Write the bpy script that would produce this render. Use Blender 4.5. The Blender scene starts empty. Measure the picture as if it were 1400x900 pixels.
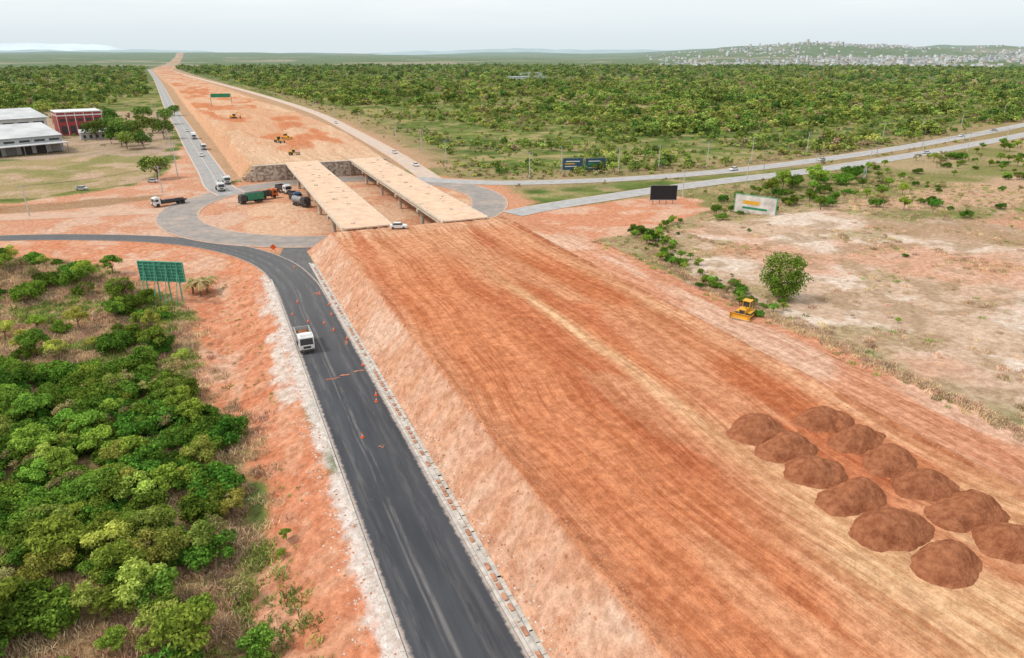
import bpy, math, random
import numpy as np
from mathutils import Vector, Matrix
random.seed(7); rng=np.random.default_rng(7)
SC=bpy.context.scene
COL=bpy.context.collection
def link(o): COL.objects.link(o); return o
def ss(a,b,x):
    t=np.clip((np.asarray(x,float)-a)/(b-a),0,1); return t*t*(3-2*t)
def vn(x,y,s):
    xi=np.floor(x);yi=np.floor(y);fx=x-xi;fy=y-yi
    fx=fx*fx*(3-2*fx);fy=fy*fy*(3-2*fy)
    def h(a,b):
        q=np.sin(a*127.1+b*311.7+s*74.7)*43758.5453
        return q-np.floor(q)
    return (h(xi,yi)*(1-fx)+h(xi+1,yi)*fx)*(1-fy)+(h(xi,yi+1)*(1-fx)+h(xi+1,yi+1)*fx)*fy
def fbm(x,y,sc,o=4,s=1):
    r=0;a=.5;t=0
    for i in range(o):
        r=r+a*vn(x/sc+17.3*i,y/sc-9.1*i,s+i);t+=a;a*=.5;sc=sc/2.03
    return r/t
# ------------------------------------------------------------------ layout
def catmull(pts,step=4.0):
    P=[np.array(p,float) for p in pts];P=[2*P[0]-P[1]]+P+[2*P[-1]-P[-2]];out=[]
    for i in range(1,len(P)-2):
        n=max(2,int(np.linalg.norm(P[i+1]-P[i])/step));n=min(n,60)
        for k in range(n):
            t=k/n
            out.append(.5*((2*P[i])+(-P[i-1]+P[i+1])*t+(2*P[i-1]-5*P[i]+4*P[i+1]-P[i+2])*t*t+(-P[i-1]+3*P[i]-3*P[i+1]+P[i+2])*t**3))
    out.append(P[-2]);return np.array(out)
R_side=[(13.5,-40),(13.5,60),(13.5,132),(13.0,150),(10.3,166),(3.0,182),(-9,196.5),(-29,210),(-60,222),(-130,238)]
R_conn=[(14.2,128),(15.0,148),(17.0,168),(22,184)]
R_ring=[(38+49.5*math.cos(a),230+49.5*math.sin(a)) for a in np.linspace(0,2*math.pi,49)]
R_dirt=[(-8,240),(-22,243),(-45,247),(-80,254),(-150,265)]
R_farL=[(6,262),(2,280),(0,318),(-7,430),(-12,520),(-27,765),(-50,1207),(-84,1824),(-140,2750)]
R_farR=[(80,262),(82,290),(85,346),(88,460),(89,621),(76,853),(45,1224),(-26,2001),(-90,2800)]
R_hwA=[(74,268),(86,257),(101,246),(122,239),(151,234),(187,233),(230,237),(313,253),(400,276),(525,313),(900,430),(1600,640)]
R_hwB=[(84,193),(92,196),(102,199),(125,204),(149,209),(189,215),(229,219),(296,232),(377,251),(458,272),(620,320),(900,402),(1600,612)]
ROADS={'side':(catmull(R_side),9),'conn':(catmull(R_conn),9),'ring':(catmull(R_ring),12.5),'dirt':(catmull(R_dirt),9),'farL':(catmull(R_farL),10.5),'farR':(catmull(R_farR),9),'hwA':(catmull(R_hwA),9.5),'hwB':(catmull(R_hwB),9.5)}
def dpl(x,y,pts,maxseg=90):
    if len(pts)>maxseg: pts=np.vstack([pts[::max(1,len(pts)//maxseg)],pts[-1:]])
    d=np.full(np.shape(x),1e9)
    for a,b in zip(pts[:-1],pts[1:]):
        e=b-a;L=max(e@e,1e-9)
        t=np.clip(((x-a[0])*e[0]+(y-a[1])*e[1])/L,0,1)
        d=np.minimum(d,(x-a[0]-t*e[0])**2+(y-a[1]-t*e[1])**2)
    return np.sqrt(d)
def sdp(x,y,poly):
    P=np.array(poly+[poly[0]],float);d=dpl(x,y,P);ins=np.zeros(np.shape(x),bool)
    for a,b in zip(P[:-1],P[1:]):
        c=((a[1]>y)!=(b[1]>y))
        with np.errstate(divide='ignore',invalid='ignore'):
            xx=(b[0]-a[0])*(y-a[1])/(b[1]-a[1]+1e-12)+a[0]
        ins^=c&(x<xx)
    return np.where(ins,d,-d)
def roadd(x,y):
    d=np.full(np.shape(x),1e9)
    for k,(p,w) in ROADS.items(): d=np.minimum(d,dpl(x,y,p,60)-w/2)
    return d
XLY=[287,429,775,1207,1579,2652];XLX=[15.5,9,-9,-30,-55,-121]
XRY=[287,401,584,910,1250,1678,2652];XRX=[67,72,68,48,25,-10,-75]
def hfar(y): return np.interp(y,[287,480,900,1500],[6,5.5,1.5,.2])
def H(x,y,rd=None):
    x=np.asarray(x,float);y=np.asarray(y,float)
    if rd is None: rd=roadd(x,y)
    off=ss(0.3,7,rd)
    n1=fbm(x,y,22,4,3)-.5;n2=fbm(x,y,3.2,4,5)-.5
    z=off*(n1*1.3+n2*.35)
    left=ss(8.5,-3,x)*ss(182,150,y)
    ero=fbm(x*.7,y*1.7,4.0,5,8)-.5
    z=z-left*3.0+ ss(8.2,4.5,x)*ss(-8,-2,x)*ss(180,160,y)*(ero*1.3-.45*ss(.07,0,np.abs(ero+.02)))*off
    rb=ss(71,75,x)*ss(188,140,y)
    z=z+rb*(2.9-ss(86,130,x)*.6)
    haul=ss(72,74,x)*ss(87,84,x)*ss(178,165,y)
    z=z*(1-haul)+haul*(2.9*ss(188,140,y)+n2*.12)
    fl=np.minimum((x-19.3)/5.3,np.minimum((174-y)/8,(74.5-x)/5.2))
    fc=np.clip(fl,0,1)
    face=ss(0,.2,fc)*ss(1,.8,fc)
    gul=fbm(x*.5,y*1.6,2.6,5,11)-.5
    fz=6*fc+face*gul*.65+ss(.9,1,fc)*(n2*.2+n1*.35)+.35*np.exp(-((x-24.9)/.45)**2)*(fc>.6)*fbm(x,y,5,3,2)
    rut=(fbm(x*1.1+3*vn(y/30,x*.02,3),y/35,1,3,9)-.5)*.24*ss(.3,.6,fbm(x,y,16,2,19))
    fz=fz+ss(.95,1,fc)*rut
    fz=fz+.5*np.exp(-((x-(69.3+1.0*vn(y/14,x*0,4)))/.7)**2)*(fc>.6)*(.4+fbm(x,y,4,3,12))*ss(30,60,y+20)
    z=np.where(fc>0.001,np.maximum(z*(1-ss(0,.25,fc)),fz),z)
    xl=np.interp(y,XLY,XLX);xr=np.interp(y,XRY,XRX);hf=hfar(y)
    f2=np.clip(np.minimum((x-xl+5)/5,(xr+8-x)/8),0,1)*(y>287.2)
    z=np.where(f2>0,np.maximum(z*0,hf*f2+n2*.5*ss(.0,.3,f2)+n1*.8*f2),z)
    r=np.hypot(x,y);hd=np.degrees(np.arctan2(x,y))
    hill=ss(2900,6200,r)*(fbm(x,y,1500,4,21)*160-36)*(.34+1.1*ss(30,46,hd)) + ss(4500,9000,r)*75*fbm(x,y,2500,3,40)
    z=z+np.maximum(hill,0)
    z=np.where((rd<.3)&(fc<=.001)&(f2<=0),-.04,z)
    return z
# ------------------------------------------------------------------ materials
def newmat(name):
    m=bpy.data.materials.new(name);m.use_nodes=True;nt=m.node_tree;nt.nodes.clear()
    o=nt.nodes.new('ShaderNodeOutputMaterial');return m,nt,o
def N(nt,t,**k):
    n=nt.nodes.new(t)
    for a,b in k.items(): setattr(n,a,b)
    return n
def mixc(nt,fac,a,b,bt='MIX'):
    n=nt.nodes.new('ShaderNodeMix');n.data_type='RGBA';n.blend_type=bt;n.clamp_factor=True
    for s,v in ((n.inputs['Factor'],fac),(n.inputs[6],a),(n.inputs[7],b)):
        if isinstance(v,(int,float)): s.default_value=v
        elif isinstance(v,tuple): s.default_value=(v+(1,))[:4]
        else: nt.links.new(v,s)
    return n.outputs[2]
def mth(nt,op,a,b=None,c=None,clamp=False):
    n=nt.nodes.new('ShaderNodeMath');n.operation=op;n.use_clamp=clamp
    for i,v in enumerate((a,b,c)):
        if v is None: continue
        if isinstance(v,(int,float)): n.inputs[i].default_value=v
        else: nt.links.new(v,n.inputs[i])
    return n.outputs[0]
def mapr(nt,v,a,b,c=0,d=1,smooth=True):
    n=nt.nodes.new('ShaderNodeMapRange');n.interpolation_type='SMOOTHSTEP' if smooth else 'LINEAR'
    nt.links.new(v,n.inputs[0]);n.inputs[1].default_value=a;n.inputs[2].default_value=b;n.inputs[3].default_value=c;n.inputs[4].default_value=d
    return n.outputs[0]
def noise(nt,vec,sc,det=4,rough=.55,dist=0):
    n=nt.nodes.new('ShaderNodeTexNoise');n.inputs['Scale'].default_value=sc;n.inputs['Detail'].default_value=det;n.inputs['Roughness'].default_value=rough;n.inputs['Distortion'].default_value=dist
    if vec is not None: nt.links.new(vec,n.inputs['Vector'])
    return n.outputs['Fac']
def mapping(nt,vec,sc,rot=(0,0,0),loc=(0,0,0)):
    n=nt.nodes.new('ShaderNodeMapping');nt.links.new(vec,n.inputs[0]);n.inputs['Scale'].default_value=sc;n.inputs['Rotation'].default_value=rot;n.inputs['Location'].default_value=loc;return n.outputs[0]
def bsdf(nt,o,col,rough=.9,met=0,normal=None,spec=.3):
    b=nt.nodes.new('ShaderNodeBsdfPrincipled');b.inputs['Roughness'].default_value=rough;b.inputs['Metallic'].default_value=met
    b.inputs['Specular IOR Level'].default_value=spec
    if isinstance(col,tuple): b.inputs['Base Color'].default_value=(col+(1,))[:4]
    else: nt.links.new(col,b.inputs['Base Color'])
    if normal is not None: nt.links.new(normal,b.inputs['Normal'])
    nt.links.new(b.outputs[0],o.inputs[0]);return b
def diffuse(nt,o,col,normal=None):
    b=nt.nodes.new('ShaderNodeBsdfDiffuse');nt.links.new(col,b.inputs[0])
    if normal is not None: nt.links.new(normal,b.inputs['Normal'])
    nt.links.new(b.outputs[0],o.inputs[0])
def bump(nt,h,st,dist):
    n=nt.nodes.new('ShaderNodeBump');n.inputs['Strength'].default_value=st;n.inputs['Distance'].default_value=dist;nt.links.new(h,n.inputs['Height']);return n.outputs[0]
MC={}
def mat(name,col,rough=.7,met=0,var=.25,sc=1.5,dust=0.0,spec=.4):
    if name in MC: return MC[name]
    m,nt,o=newmat(name);tc=N(nt,'ShaderNodeTexCoord').outputs['Object']
    f=noise(nt,tc,sc,4,.6)
    dk=tuple(c*(1-var) for c in col);lt=tuple(min(1,c*(1+var)) for c in col)
    c=mixc(nt,mapr(nt,f,.3,.7),dk,lt)
    if dust>0:
        f2=noise(nt,tc,sc*.6,5,.7)
        c=mixc(nt,mapr(nt,f2,.62-dust*.4,.75-dust*.2,0,min(1,dust*1.6)),c,(.48,.25,.14))
    bsdf(nt,o,c,rough,met,spec=spec);MC[name]=m;return m
# ------------------------------------------------------------------ ground
def axis(segs):
    out=[segs[0][0]]
    for a,b,s in segs:
        n=max(1,int(round((b-a)/s)));out+=list(np.linspace(a,b,n+1)[1:])
    return out
def grow(start,end,s,g):
    out=[];x=start;sg=1 if end>start else -1
    while (x-end)*sg<0: x+=s*sg;s*=g;out.append(x)
    return out
xa=axis([(-45,-12,.8),(-12,30,.33),(30,90,.40),(90,130,.9)])
xa=grow(-45,-7000,.9,1.06)[::-1]+xa+grow(130,15000,1,1.03)
ya=axis([(-30,22,2.5),(22,130,.40),(130,190,.6),(190,320,1.0)])+grow(320,15000,1.1,1.018)
xa=np.array(xa);ya=np.array(ya)
X,Y=np.meshgrid(xa,ya);nx,ny=len(xa),len(ya);X=X.ravel();Y=Y.ravel()
RD=roadd(X,Y);Z=H(X,Y,RD)
C=np.zeros((len(X),3));
def lay(col,mask):
    global C
    mask=np.clip(mask,0,1)[:,None]; C=C*(1-mask)+np.array(col)*mask
nA=fbm(X,Y,60,4,31);nB=fbm(X,Y,9,5,32);nC=fbm(X,Y,2.0,4,33)
r=np.hypot(X,Y)
C[:]=(.145,.19,.055)
lay((.25,.26,.09),ss(.45,.60,nA))
lay((.40,.31,.17),ss(.48,.64,nB)*.75)
lay((.10,.14,.035),ss(.5,.3,nB)*.6)
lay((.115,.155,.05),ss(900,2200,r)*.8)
vb=ss(34,10,RD+(nB-.5)*22)*ss(85,92,X)*ss(222,234,Y)*ss(1800,1200,r)
lay((.40,.29,.17),vb*.85);lay((.26,.22,.10),vb*ss(.5,.6,nB)*.7)
veg=np.ones(len(X))-vb*.7; track=np.zeros(len(X))
def dirtmask(poly,soft=2.5,amp=6): return ss(-soft,soft,sdp(X,Y,poly)+(nB-.5)*amp*2)
m=dirtmask([(-140,-60),(2,-60),(2,150),(-20,176),(-60,210),(-140,225)])
lay((.36,.245,.13),m*(.55+.45*ss(.4,.55,nB)));lay((.16,.17,.045),m*ss(.5,.62,nA)*.8);lay((.42,.27,.16),m*ss(.55,.66,nC)*.6);veg*=1-m*.7
SCR=[(86,-60),(86,150),(92,196),(149,205),(229,214),(377,246),(900,395),(900,-60)]
m=dirtmask(SCR)
lay((.40,.31,.18),m);lay((.20,.21,.07),m*ss(.48,.62,nA)*.8);veg*=1-m*.75
SAND=[(87,-60),(87,60),(88,98),(96,122),(106,142),(128,152),(170,150),(178,128),(240,120),(420,150),(420,-60)]
m=dirtmask(SAND,4,9)
lay((.56,.41,.30),m);lay((.66,.55,.45),m*ss(.50,.60,nB));lay((.36,.24,.14),m*ss(.56,.66,nA)*.7);lay((.34,.27,.13),m*ss(.58,.68,fbm(X,Y,14,5,77))*.7);lay((.58,.31,.20),m*ss(.53,.66,fbm(X,Y,30,4,78))*.7);lay((.36,.25,.15),m*ss(.54,.64,fbm(X,Y,5,5,79))*.65);veg*=1-m
m=dirtmask([(170,150),(214,160),(262,172),(330,180),(330,135),(240,125)],4,9)
lay((.56,.37,.26),m*.8);veg*=1-m*.8
ORR=[(70,150),(84,146),(100,150),(126,160),(143,172),(152,188),(146,200),(110,196),(95,192),(88,215),(70,190)]
m=dirtmask(ORR,1.5,4)
lay((.58,.27,.16),m);lay((.64,.43,.31),m*ss(.48,.6,nB)*.75);veg*=1-m
rr=np.hypot(X-38,Y-230)
m=ss(66,61,rr+(nB-.5)*10);lay((.56,.29,.175),m);veg*=1-m
m=ss(45,42,rr);lay((.64,.42,.28),m);lay((.58,.29,.17),m*ss(.48,.6,nB)*.8)
m=dirtmask([(-160,228),(-60,214),(-28,204),(-8,190),(8,160),(8,260),(3,420),(-14,420),(-16,330),(-28,296),(-60,276),(-160,290)],2,5)
lay((.57,.30,.19),m);lay((.62,.44,.33),m*ss(.48,.6,nB)*.75);veg*=1-m
m=dirtmask([(-160,262),(-45,256),(-20,262),(-17,270),(-48,270),(-160,282)],1.5,3);lay((.32,.20,.11),m*.8)
m=dirtmask([(-160,294),(-58,282),(-28,303),(-17,345),(-22,385),(-62,398),(-160,360)],2,4)
lay((.36,.29,.15),m);lay((.48,.35,.24),m*ss(.42,.6,nB));lay((.22,.23,.08),m*ss(.5,.6,fbm(X,Y,30,4,81))*.7);veg*=1-m
m=dirtmask([(-160,375),(-62,398),(-22,385),(-14,430),(-25,700),(-110,740),(-300,640)],3,10)
lay((.40,.30,.20),m*.9);lay((.48,.35,.27),m*ss(.5,.6,nB)*.8);veg*=1-m*.8
m=ss(-1.2,1.2,sdp(X,Y,[(-130,232),(-60,208),(-27,178),(-9,158),(-7,135),(-6,104),(-1,90),(-2,68),(-1,46),(-5,-20),(-6,-60),(9.2,-60),(9.2,170),(0,190),(-50,224)])+(nB-.5)*9)
ero=fbm(X*.7,Y*1.7,4.0,5,8)-.5
lay((.60,.27,.155),m);lay((.64,.43,.31),m*ss(.49,.60,fbm(X,Y*.6,7,5,41))*ss(2,-2,X)*.85);lay((.53,.19,.095),m*ss(.5,.62,fbm(X,Y,5,4,43))*.55);lay((.62,.36,.23),m*ss(.52,.62,nC)*.5);lay((.46,.17,.09),m*ss(.05,0,np.abs(ero+.02))*ss(8,5,X)*ss(165,150,Y)*.4);veg*=1-m
m=ss(6.5,7.6,X+(nC-.5)*2.4+(nB-.5)*1.6)*ss(9.6,9.2,X)*ss(168,150,Y);lay((.66,.61,.56),m*.9)
m=ss(3.8,4.8,X+(nC-.5)*3)*ss(7.8,6,X)*ss(.48,.58,nB)*ss(150,130,Y)*ss(70,90,Y);lay((.66,.59,.52),m*.85)
fcx=np.minimum((X-19.3)/5.3,np.minimum((174-Y)/8,(74.5-X)/5.2));fc=np.clip(fcx,0,1)
on=ss(.0,.03,fc)
lay((.62,.37,.25),on)
st=fbm(X*.6,Y,1.8,5,51)
lay((.58,.30,.18),on*ss(.45,.6,st)*.7);lay((.67,.47,.35),on*ss(.50,.64,nB)*ss(1,.9,fc)*.75);lay((.52,.25,.15),on*ss(.58,.7,nC)*.5)
top=ss(.95,1,fc)
lay((.56,.21,.098),top);
lay((.62,.31,.175),top*ss(29,25.5,X+(nB-.5)*4)*.5)
wob=(nB-.5)*3+(fbm(X*0,Y,40,3,61)-.5)*4
w0=1.2+ss(62,30,Y)*4
bandm=ss(150,105,Y)
lay((.46,.15,.07),top*np.exp(-((X-43.5+wob)/2.6)**2)*bandm*.6);lay((.47,.16,.075),top*np.exp(-((X-54+wob)/2.4)**2)*bandm*.6)
lay((.68,.41,.23),top*np.exp(-((X-48.4+wob*.5)/w0)**2)*bandm)
lay((.66,.40,.22),top*ss(38,29,Y+wob*2)*ss(39,45,X+wob)*.85)
lay((.64,.35,.20),top*ss(63,67,X+wob*.6)*.75)
lay((.62,.30,.165),top*ss(118,150,Y+wob*3)*.7)
lay((.66,.41,.26),top*ss(152,162,Y)*.6)
lay((.38,.13,.06),top*ss(67.6,68.5,X)*ss(71,70,X)*ss(.4,.55,nC)*.6)
lay((.48,.155,.072),top*ss(.50,.64,fbm(X,Y*.25,7,4,52))*.65*ss(62,58,X)*ss(2.0,3.5,np.abs(X-48.4)))
lay((.64,.34,.19),top*ss(.58,.70,fbm(X,Y*.3,9,4,62))*.45)
track=np.maximum(track,top*1.0); veg*=1-on
m=ss(71,73,X)*ss(88,85.5,X+(nB-.5)*4)*ss(182,172,Y)
lay((.60,.29,.175),m);lay((.66,.43,.31),m*ss(.46,.60,fbm(X,Y*.2,5,4,53))*.85);track=np.maximum(track,m*.9);veg*=1-m
xl=np.interp(Y,XLY,XLX);xr=np.interp(Y,XRY,XRX)
cor=ss(288,296,Y)*ss(-22,-14,X-xl+(nB-.5)*10)*ss(34,22,X-xr+(nB-.5)*12)*ss(5000,2600,Y)
lay((.48,.31,.20),cor*.9);veg*=1-cor*.95
f2=np.clip(np.minimum((X-xl+5)/5,(xr+8-X)/8),0,1)*(Y>287.2)
lay((.62,.37,.23),ss(.0,.1,f2));lay((.57,.235,.12),ss(.9,1,f2)*ss(.46,.58,fbm(X,Y*.3,26,4,54)));lay((.66,.45,.30),ss(.9,1,f2)*ss(.53,.63,fbm(X,Y*.3,18,4,55))*.85)
lay((.66,.45,.30),ss(.9,1,f2)*ss(360,300,Y)*.9)
track=np.maximum(track,f2*.5)
haze_paint=1-np.exp(-np.maximum(r-900,0)/8000)
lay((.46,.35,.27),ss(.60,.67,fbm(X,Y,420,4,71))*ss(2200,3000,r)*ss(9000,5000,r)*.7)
lay((.30,.40,.42),haze_paint*.9)  # aerial haze painted into the ground colour, growing with distance from origin
veg*=ss(9000,5000,r)
me=bpy.data.meshes.new('ground');co=np.stack([X,Y,Z],1).astype(np.float32)
i=np.arange(nx-1)[None,:]+nx*np.arange(ny-1)[:,None];i=i.ravel()
q=np.stack([i,i+1,i+1+nx,i+nx],1).astype(np.int32)
me.vertices.add(len(co));me.vertices.foreach_set('co',co.ravel())
me.loops.add(q.size);me.loops.foreach_set('vertex_index',q.ravel())
me.polygons.add(len(q));me.polygons.foreach_set('loop_start',np.arange(0,q.size,4,dtype=np.int32));me.polygons.foreach_set('loop_total',np.full(len(q),4,dtype=np.int32))
me.polygons.foreach_set('use_smooth',np.ones(len(q),bool));me.update()
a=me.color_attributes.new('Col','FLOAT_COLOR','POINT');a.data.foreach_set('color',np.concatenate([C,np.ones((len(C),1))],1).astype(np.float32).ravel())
a=me.color_attributes.new('Msk','FLOAT_COLOR','POINT');a.data.foreach_set('color',np.stack([track,np.clip(veg,0,1),1-haze_paint,np.ones(len(X))],1).astype(np.float32).ravel())
ground=link(bpy.data.objects.new('ground',me))
m,nt,o=newmat('ground_soil');me.materials.append(m)
at=N(nt,'ShaderNodeAttribute',attribute_name='Col').outputs['Color'];mk=N(nt,'ShaderNodeAttribute',attribute_name='Msk')
sp=N(nt,'ShaderNodeSeparateColor');nt.links.new(mk.outputs['Color'],sp.inputs[0])
tc=N(nt,'ShaderNodeTexCoord').outputs['Object']
f1=noise(nt,tc,.9,5,.72);f3=noise(nt,tc,5,2,.75)
c=mixc(nt,1,at,mixc(nt,mapr(nt,f1,.3,.72),(.74,.67,.63),(1.2,1.22,1.24)),'MULTIPLY')
c=mixc(nt,mth(nt,'MULTIPLY',mapr(nt,f3,.45,.75),.5),c,mixc(nt,1,c,(.58,.50,.45),'MULTIPLY'))
wv=N(nt,'ShaderNodeVectorMath',operation='ADD');nt.links.new(tc,wv.inputs[0])
nn=N(nt,'ShaderNodeTexNoise');nn.inputs['Scale'].default_value=.018;nn.inputs['Detail'].default_value=2;nt.links.new(tc,nn.inputs['Vector'])
vs=N(nt,'ShaderNodeVectorMath',operation='MULTIPLY');nt.links.new(nn.outputs['Color'],vs.inputs[0]);vs.inputs[1].default_value=(16,0,0);nt.links.new(vs.outputs[0],wv.inputs[1])
t1=noise(nt,mapping(nt,wv.outputs[0],(1.3,.03,.05)),1,4,.8);t2=noise(nt,mapping(nt,wv.outputs[0],(.28,.012,.05)),1,3,.6)
t3=noise(nt,mapping(nt,wv.outputs[0],(1.6,.06,.05),(0,0,.22)),1,4,.8)
pa=mapr(nt,noise(nt,tc,.05,2),.42,.58)
tb=mixc(nt,pa,t1,t3)
tt=mth(nt,'ADD',mth(nt,'MULTIPLY',tb,.6),mth(nt,'MULTIPLY',t2,.4))
tcol=mixc(nt,mapr(nt,tt,.38,.62),(.77,.66,.59),(1.13,1.24,1.30))
c=mixc(nt,sp.outputs[0],c,mixc(nt,1,c,tcol,'MULTIPLY'))
vo=N(nt,'ShaderNodeTexVoronoi');vo.inputs['Scale'].default_value=.10;nt.links.new(tc,vo.inputs['Vector'])
vf=mth(nt,'MULTIPLY',mapr(nt,vo.outputs['Distance'],.2,.75,1,0),mapr(nt,noise(nt,tc,.012,4,.6),.36,.52))
can=mixc(nt,mapr(nt,noise(nt,tc,.05,3),.35,.65),(.055,.09,.025),(.13,.19,.05))
c=mixc(nt,mth(nt,'MULTIPLY',mth(nt,'MULTIPLY',vf,sp.outputs[1]),mth(nt,'MULTIPLY',sp.outputs[2],.9)),c,can)
hh=mth(nt,'ADD',f1,mth(nt,'ADD',mth(nt,'MULTIPLY',f3,.25),mth(nt,'MULTIPLY',mth(nt,'MULTIPLY',tb,sp.outputs[0]),.8)))
diffuse(nt,o,c,bump(nt,hh,.75,.4))
# ------------------------------------------------------------------ ribbons
def ribbon(name,pts,w,z,m,off=0.0,parent=None,widths=None):
    P=np.array(pts);T=np.gradient(P,axis=0);T/=np.linalg.norm(T,axis=1)[:,None]+1e-9
    if np.allclose(P[0],P[-1],atol=.01): T[0]=T[-1]=(T[0]+T[-1])/2/np.linalg.norm((T[0]+T[-1])/2)
    Nn=np.stack([T[:,1],-T[:,0]],1);L=np.concatenate([[0],np.cumsum(np.linalg.norm(np.diff(P,axis=0),axis=1))])
    W=np.full(len(P),w) if widths is None else np.interp(L/L[-1],*widths)
    v=[];f=[];uv=[]
    for k in range(len(P)):
        for s in (-1,1):
            p=P[k]+Nn[k]*(off+s*W[k]/2);v.append((p[0],p[1],z));uv.append(((off+s*W[k]/2)*w/W[k],L[k]))
    for k in range(len(P)-1): f.append((2*k,2*k+1,2*k+3,2*k+2))
    me=bpy.data.meshes.new(name);me.from_pydata(v,[],f);ul=me.uv_layers.new(name='UVMap')
    for lp in me.loops: ul.data[lp.index].uv=uv[lp.vertex_index]
    me.materials.append(m);ob=link(bpy.data.objects.new(name,me))
    if parent: ob.parent=parent
    return ob
def roadmat(name,base,dust,dustamt,hw,edge=1.2,streak=.5):
    m,nt,o=newmat(name);uv=N(nt,'ShaderNodeUVMap').outputs[0];tc=N(nt,'ShaderNodeTexCoord').outputs['Object']
    sx=N(nt,'ShaderNodeSeparateXYZ');nt.links.new(uv,sx.inputs[0]);au=mth(nt,'ABSOLUTE',sx.outputs[0])
    n1=noise(nt,tc,.35,4,.65);n2=noise(nt,tc,6,2,.7)
    c=mixc(nt,mapr(nt,n1,.3,.7),tuple(x*.82 for x in base),tuple(x*1.2 for x in base))
    c=mixc(nt,mth(nt,'MULTIPLY',n2,.3),c,tuple(x*1.7 for x in base))
    s=noise(nt,mapping(nt,uv,(1.9,.018,1)),1,4,.7)
    c=mixc(nt,mapr(nt,s,.5,.72,0,streak),c,dust)
    s2=noise(nt,tc,.12,5,.7)
    c=mixc(nt,mapr(nt,s2,.62-dustamt*.35,.72,0,min(1,dustamt*1.4)),c,dust)
    if edge>0:
        e=mth(nt,'ADD',au,mth(nt,'MULTIPLY',mth(nt,'SUBTRACT',noise(nt,tc,.7,4,.7),.5),edge*2.4))
        c=mixc(nt,mapr(nt,e,hw-edge*.8,hw-.05,0,.9),c,(.58,.36,.25))
    bsdf(nt,o,c,.85,0,bump(nt,n2,.25,.03),.25);return m
DU=(.50,.36,.27)
m_side,nt,o=newmat('fresh_asphalt')
uv=N(nt,'ShaderNodeUVMap').outputs[0];tc=N(nt,'ShaderNodeTexCoord').outputs['Object'];sx=N(nt,'ShaderNodeSeparateXYZ');nt.links.new(uv,sx.inputs[0])
sy=N(nt,'ShaderNodeSeparateXYZ');nt.links.new(tc,sy.inputs[0])
n1=noise(nt,mapping(nt,tc,(1,.12,1)),.5,5,.65);n2=noise(nt,tc,9,3,.75)
c=mixc(nt,mapr(nt,n1,.3,.7),(.030,.032,.038),(.055,.058,.065));c=mixc(nt,mth(nt,'MULTIPLY',n2,.3),c,(.09,.092,.1))
c=mixc(nt,mapr(nt,sy.outputs[1],75,165,0,.5),c,(.14,.135,.13))
wb=mth(nt,'ADD',sx.outputs[0],mth(nt,'MULTIPLY',mth(nt,'SUBTRACT',noise(nt,mapping(nt,tc,(0,.03,0)),1,2),.5),2.0))
for cx,w,am in((-.7,.22,.30),(-1.3,.12,.22),(1.9,.5,.13),(-3.0,.5,.16),(3.2,.3,.1)):
    d=mth(nt,'ABSOLUTE',mth(nt,'SUBTRACT',wb,cx));k=mth(nt,'MULTIPLY',mapr(nt,d,w*.1,w*1.8,am,0),mapr(nt,noise(nt,mapping(nt,tc,(1.5,.12,1)),.8,5,.75),.38,.62))
    c=mixc(nt,k,c,(.40,.36,.33))
c=mixc(nt,mapr(nt,noise(nt,tc,.22,6,.7),.66,.74,0,.55),c,(.36,.18,.11))
d=mapr(nt,mth(nt,'ADD',mth(nt,'ABSOLUTE',sx.outputs[0]),mth(nt,'MULTIPLY',noise(nt,tc,1.2,5,.7),1.0)),4.55,5.0,0,.9);c=mixc(nt,d,c,(.46,.38,.33))
bsdf(nt,o,c,.75,0,bump(nt,n2,.25,.02),.3)
m_ring=roadmat('dusty_asphalt',(.25,.225,.205),DU,.45,6.2)
m_conn=roadmat('junction_asphalt',(.11,.108,.105),(.22,.20,.18),.25,9,0)
m_far=roadmat('worn_asphalt',(.29,.28,.27),DU,.2,5.2)
m_hw=roadmat('highway_asphalt',(.34,.33,.32),(.48,.41,.35),.2,4.7,.6)
m_dirt=roadmat('packed_dirt',(.46,.29,.20),(.56,.40,.29),.5,4.5,1.5)
m_duR=roadmat('dusty_haul_surface',(.48,.38,.31),(.58,.43,.32),.5,4.4)
m_line=mat('road_paint',(.66,.64,.60),.7,0,.2,3,.35)
conc=mat('concrete',(.50,.46,.41),.85,0,.2,1.2,.25)
ribbon('dirt_road',ROADS['dirt'][0],9,.012,m_dirt)
ribbon('roundabout_road',ROADS['ring'][0],12.5,.055,m_ring)
rb=ribbon('service_road',ROADS['farL'][0],10.5,.065,m_far)
for of in(-4.7,4.7,0): ribbon('edge_line',ROADS['farL'][0][:200],.16,.08,m_line,of,rb)
ribbon('access_road',ROADS['farR'][0],9,.065,m_duR)
h1=ribbon('highway',ROADS['hwA'][0],9.5,.07,m_hw)
for of in(-4.1,4.1): ribbon('edge_line',ROADS['hwA'][0][6:],.18,.09,m_line,of,h1)
h2=ribbon('highway',ROADS['hwB'][0],9.5,.07,m_hw)
for of in(-4.1,4.1): ribbon('edge_line',ROADS['hwB'][0][6:],.18,.09,m_line,of,h2)
ribbon('connector_road',ROADS['conn'][0],9,.02,m_conn,widths=([0,.5,1],[7,8,13]))
sr=ribbon('side_road',ROADS['side'][0],9.1,.04,m_side,widths=([0,.50,.58,.68,1],[9.1,9.1,8.0,6.4,6.4]))
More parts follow.
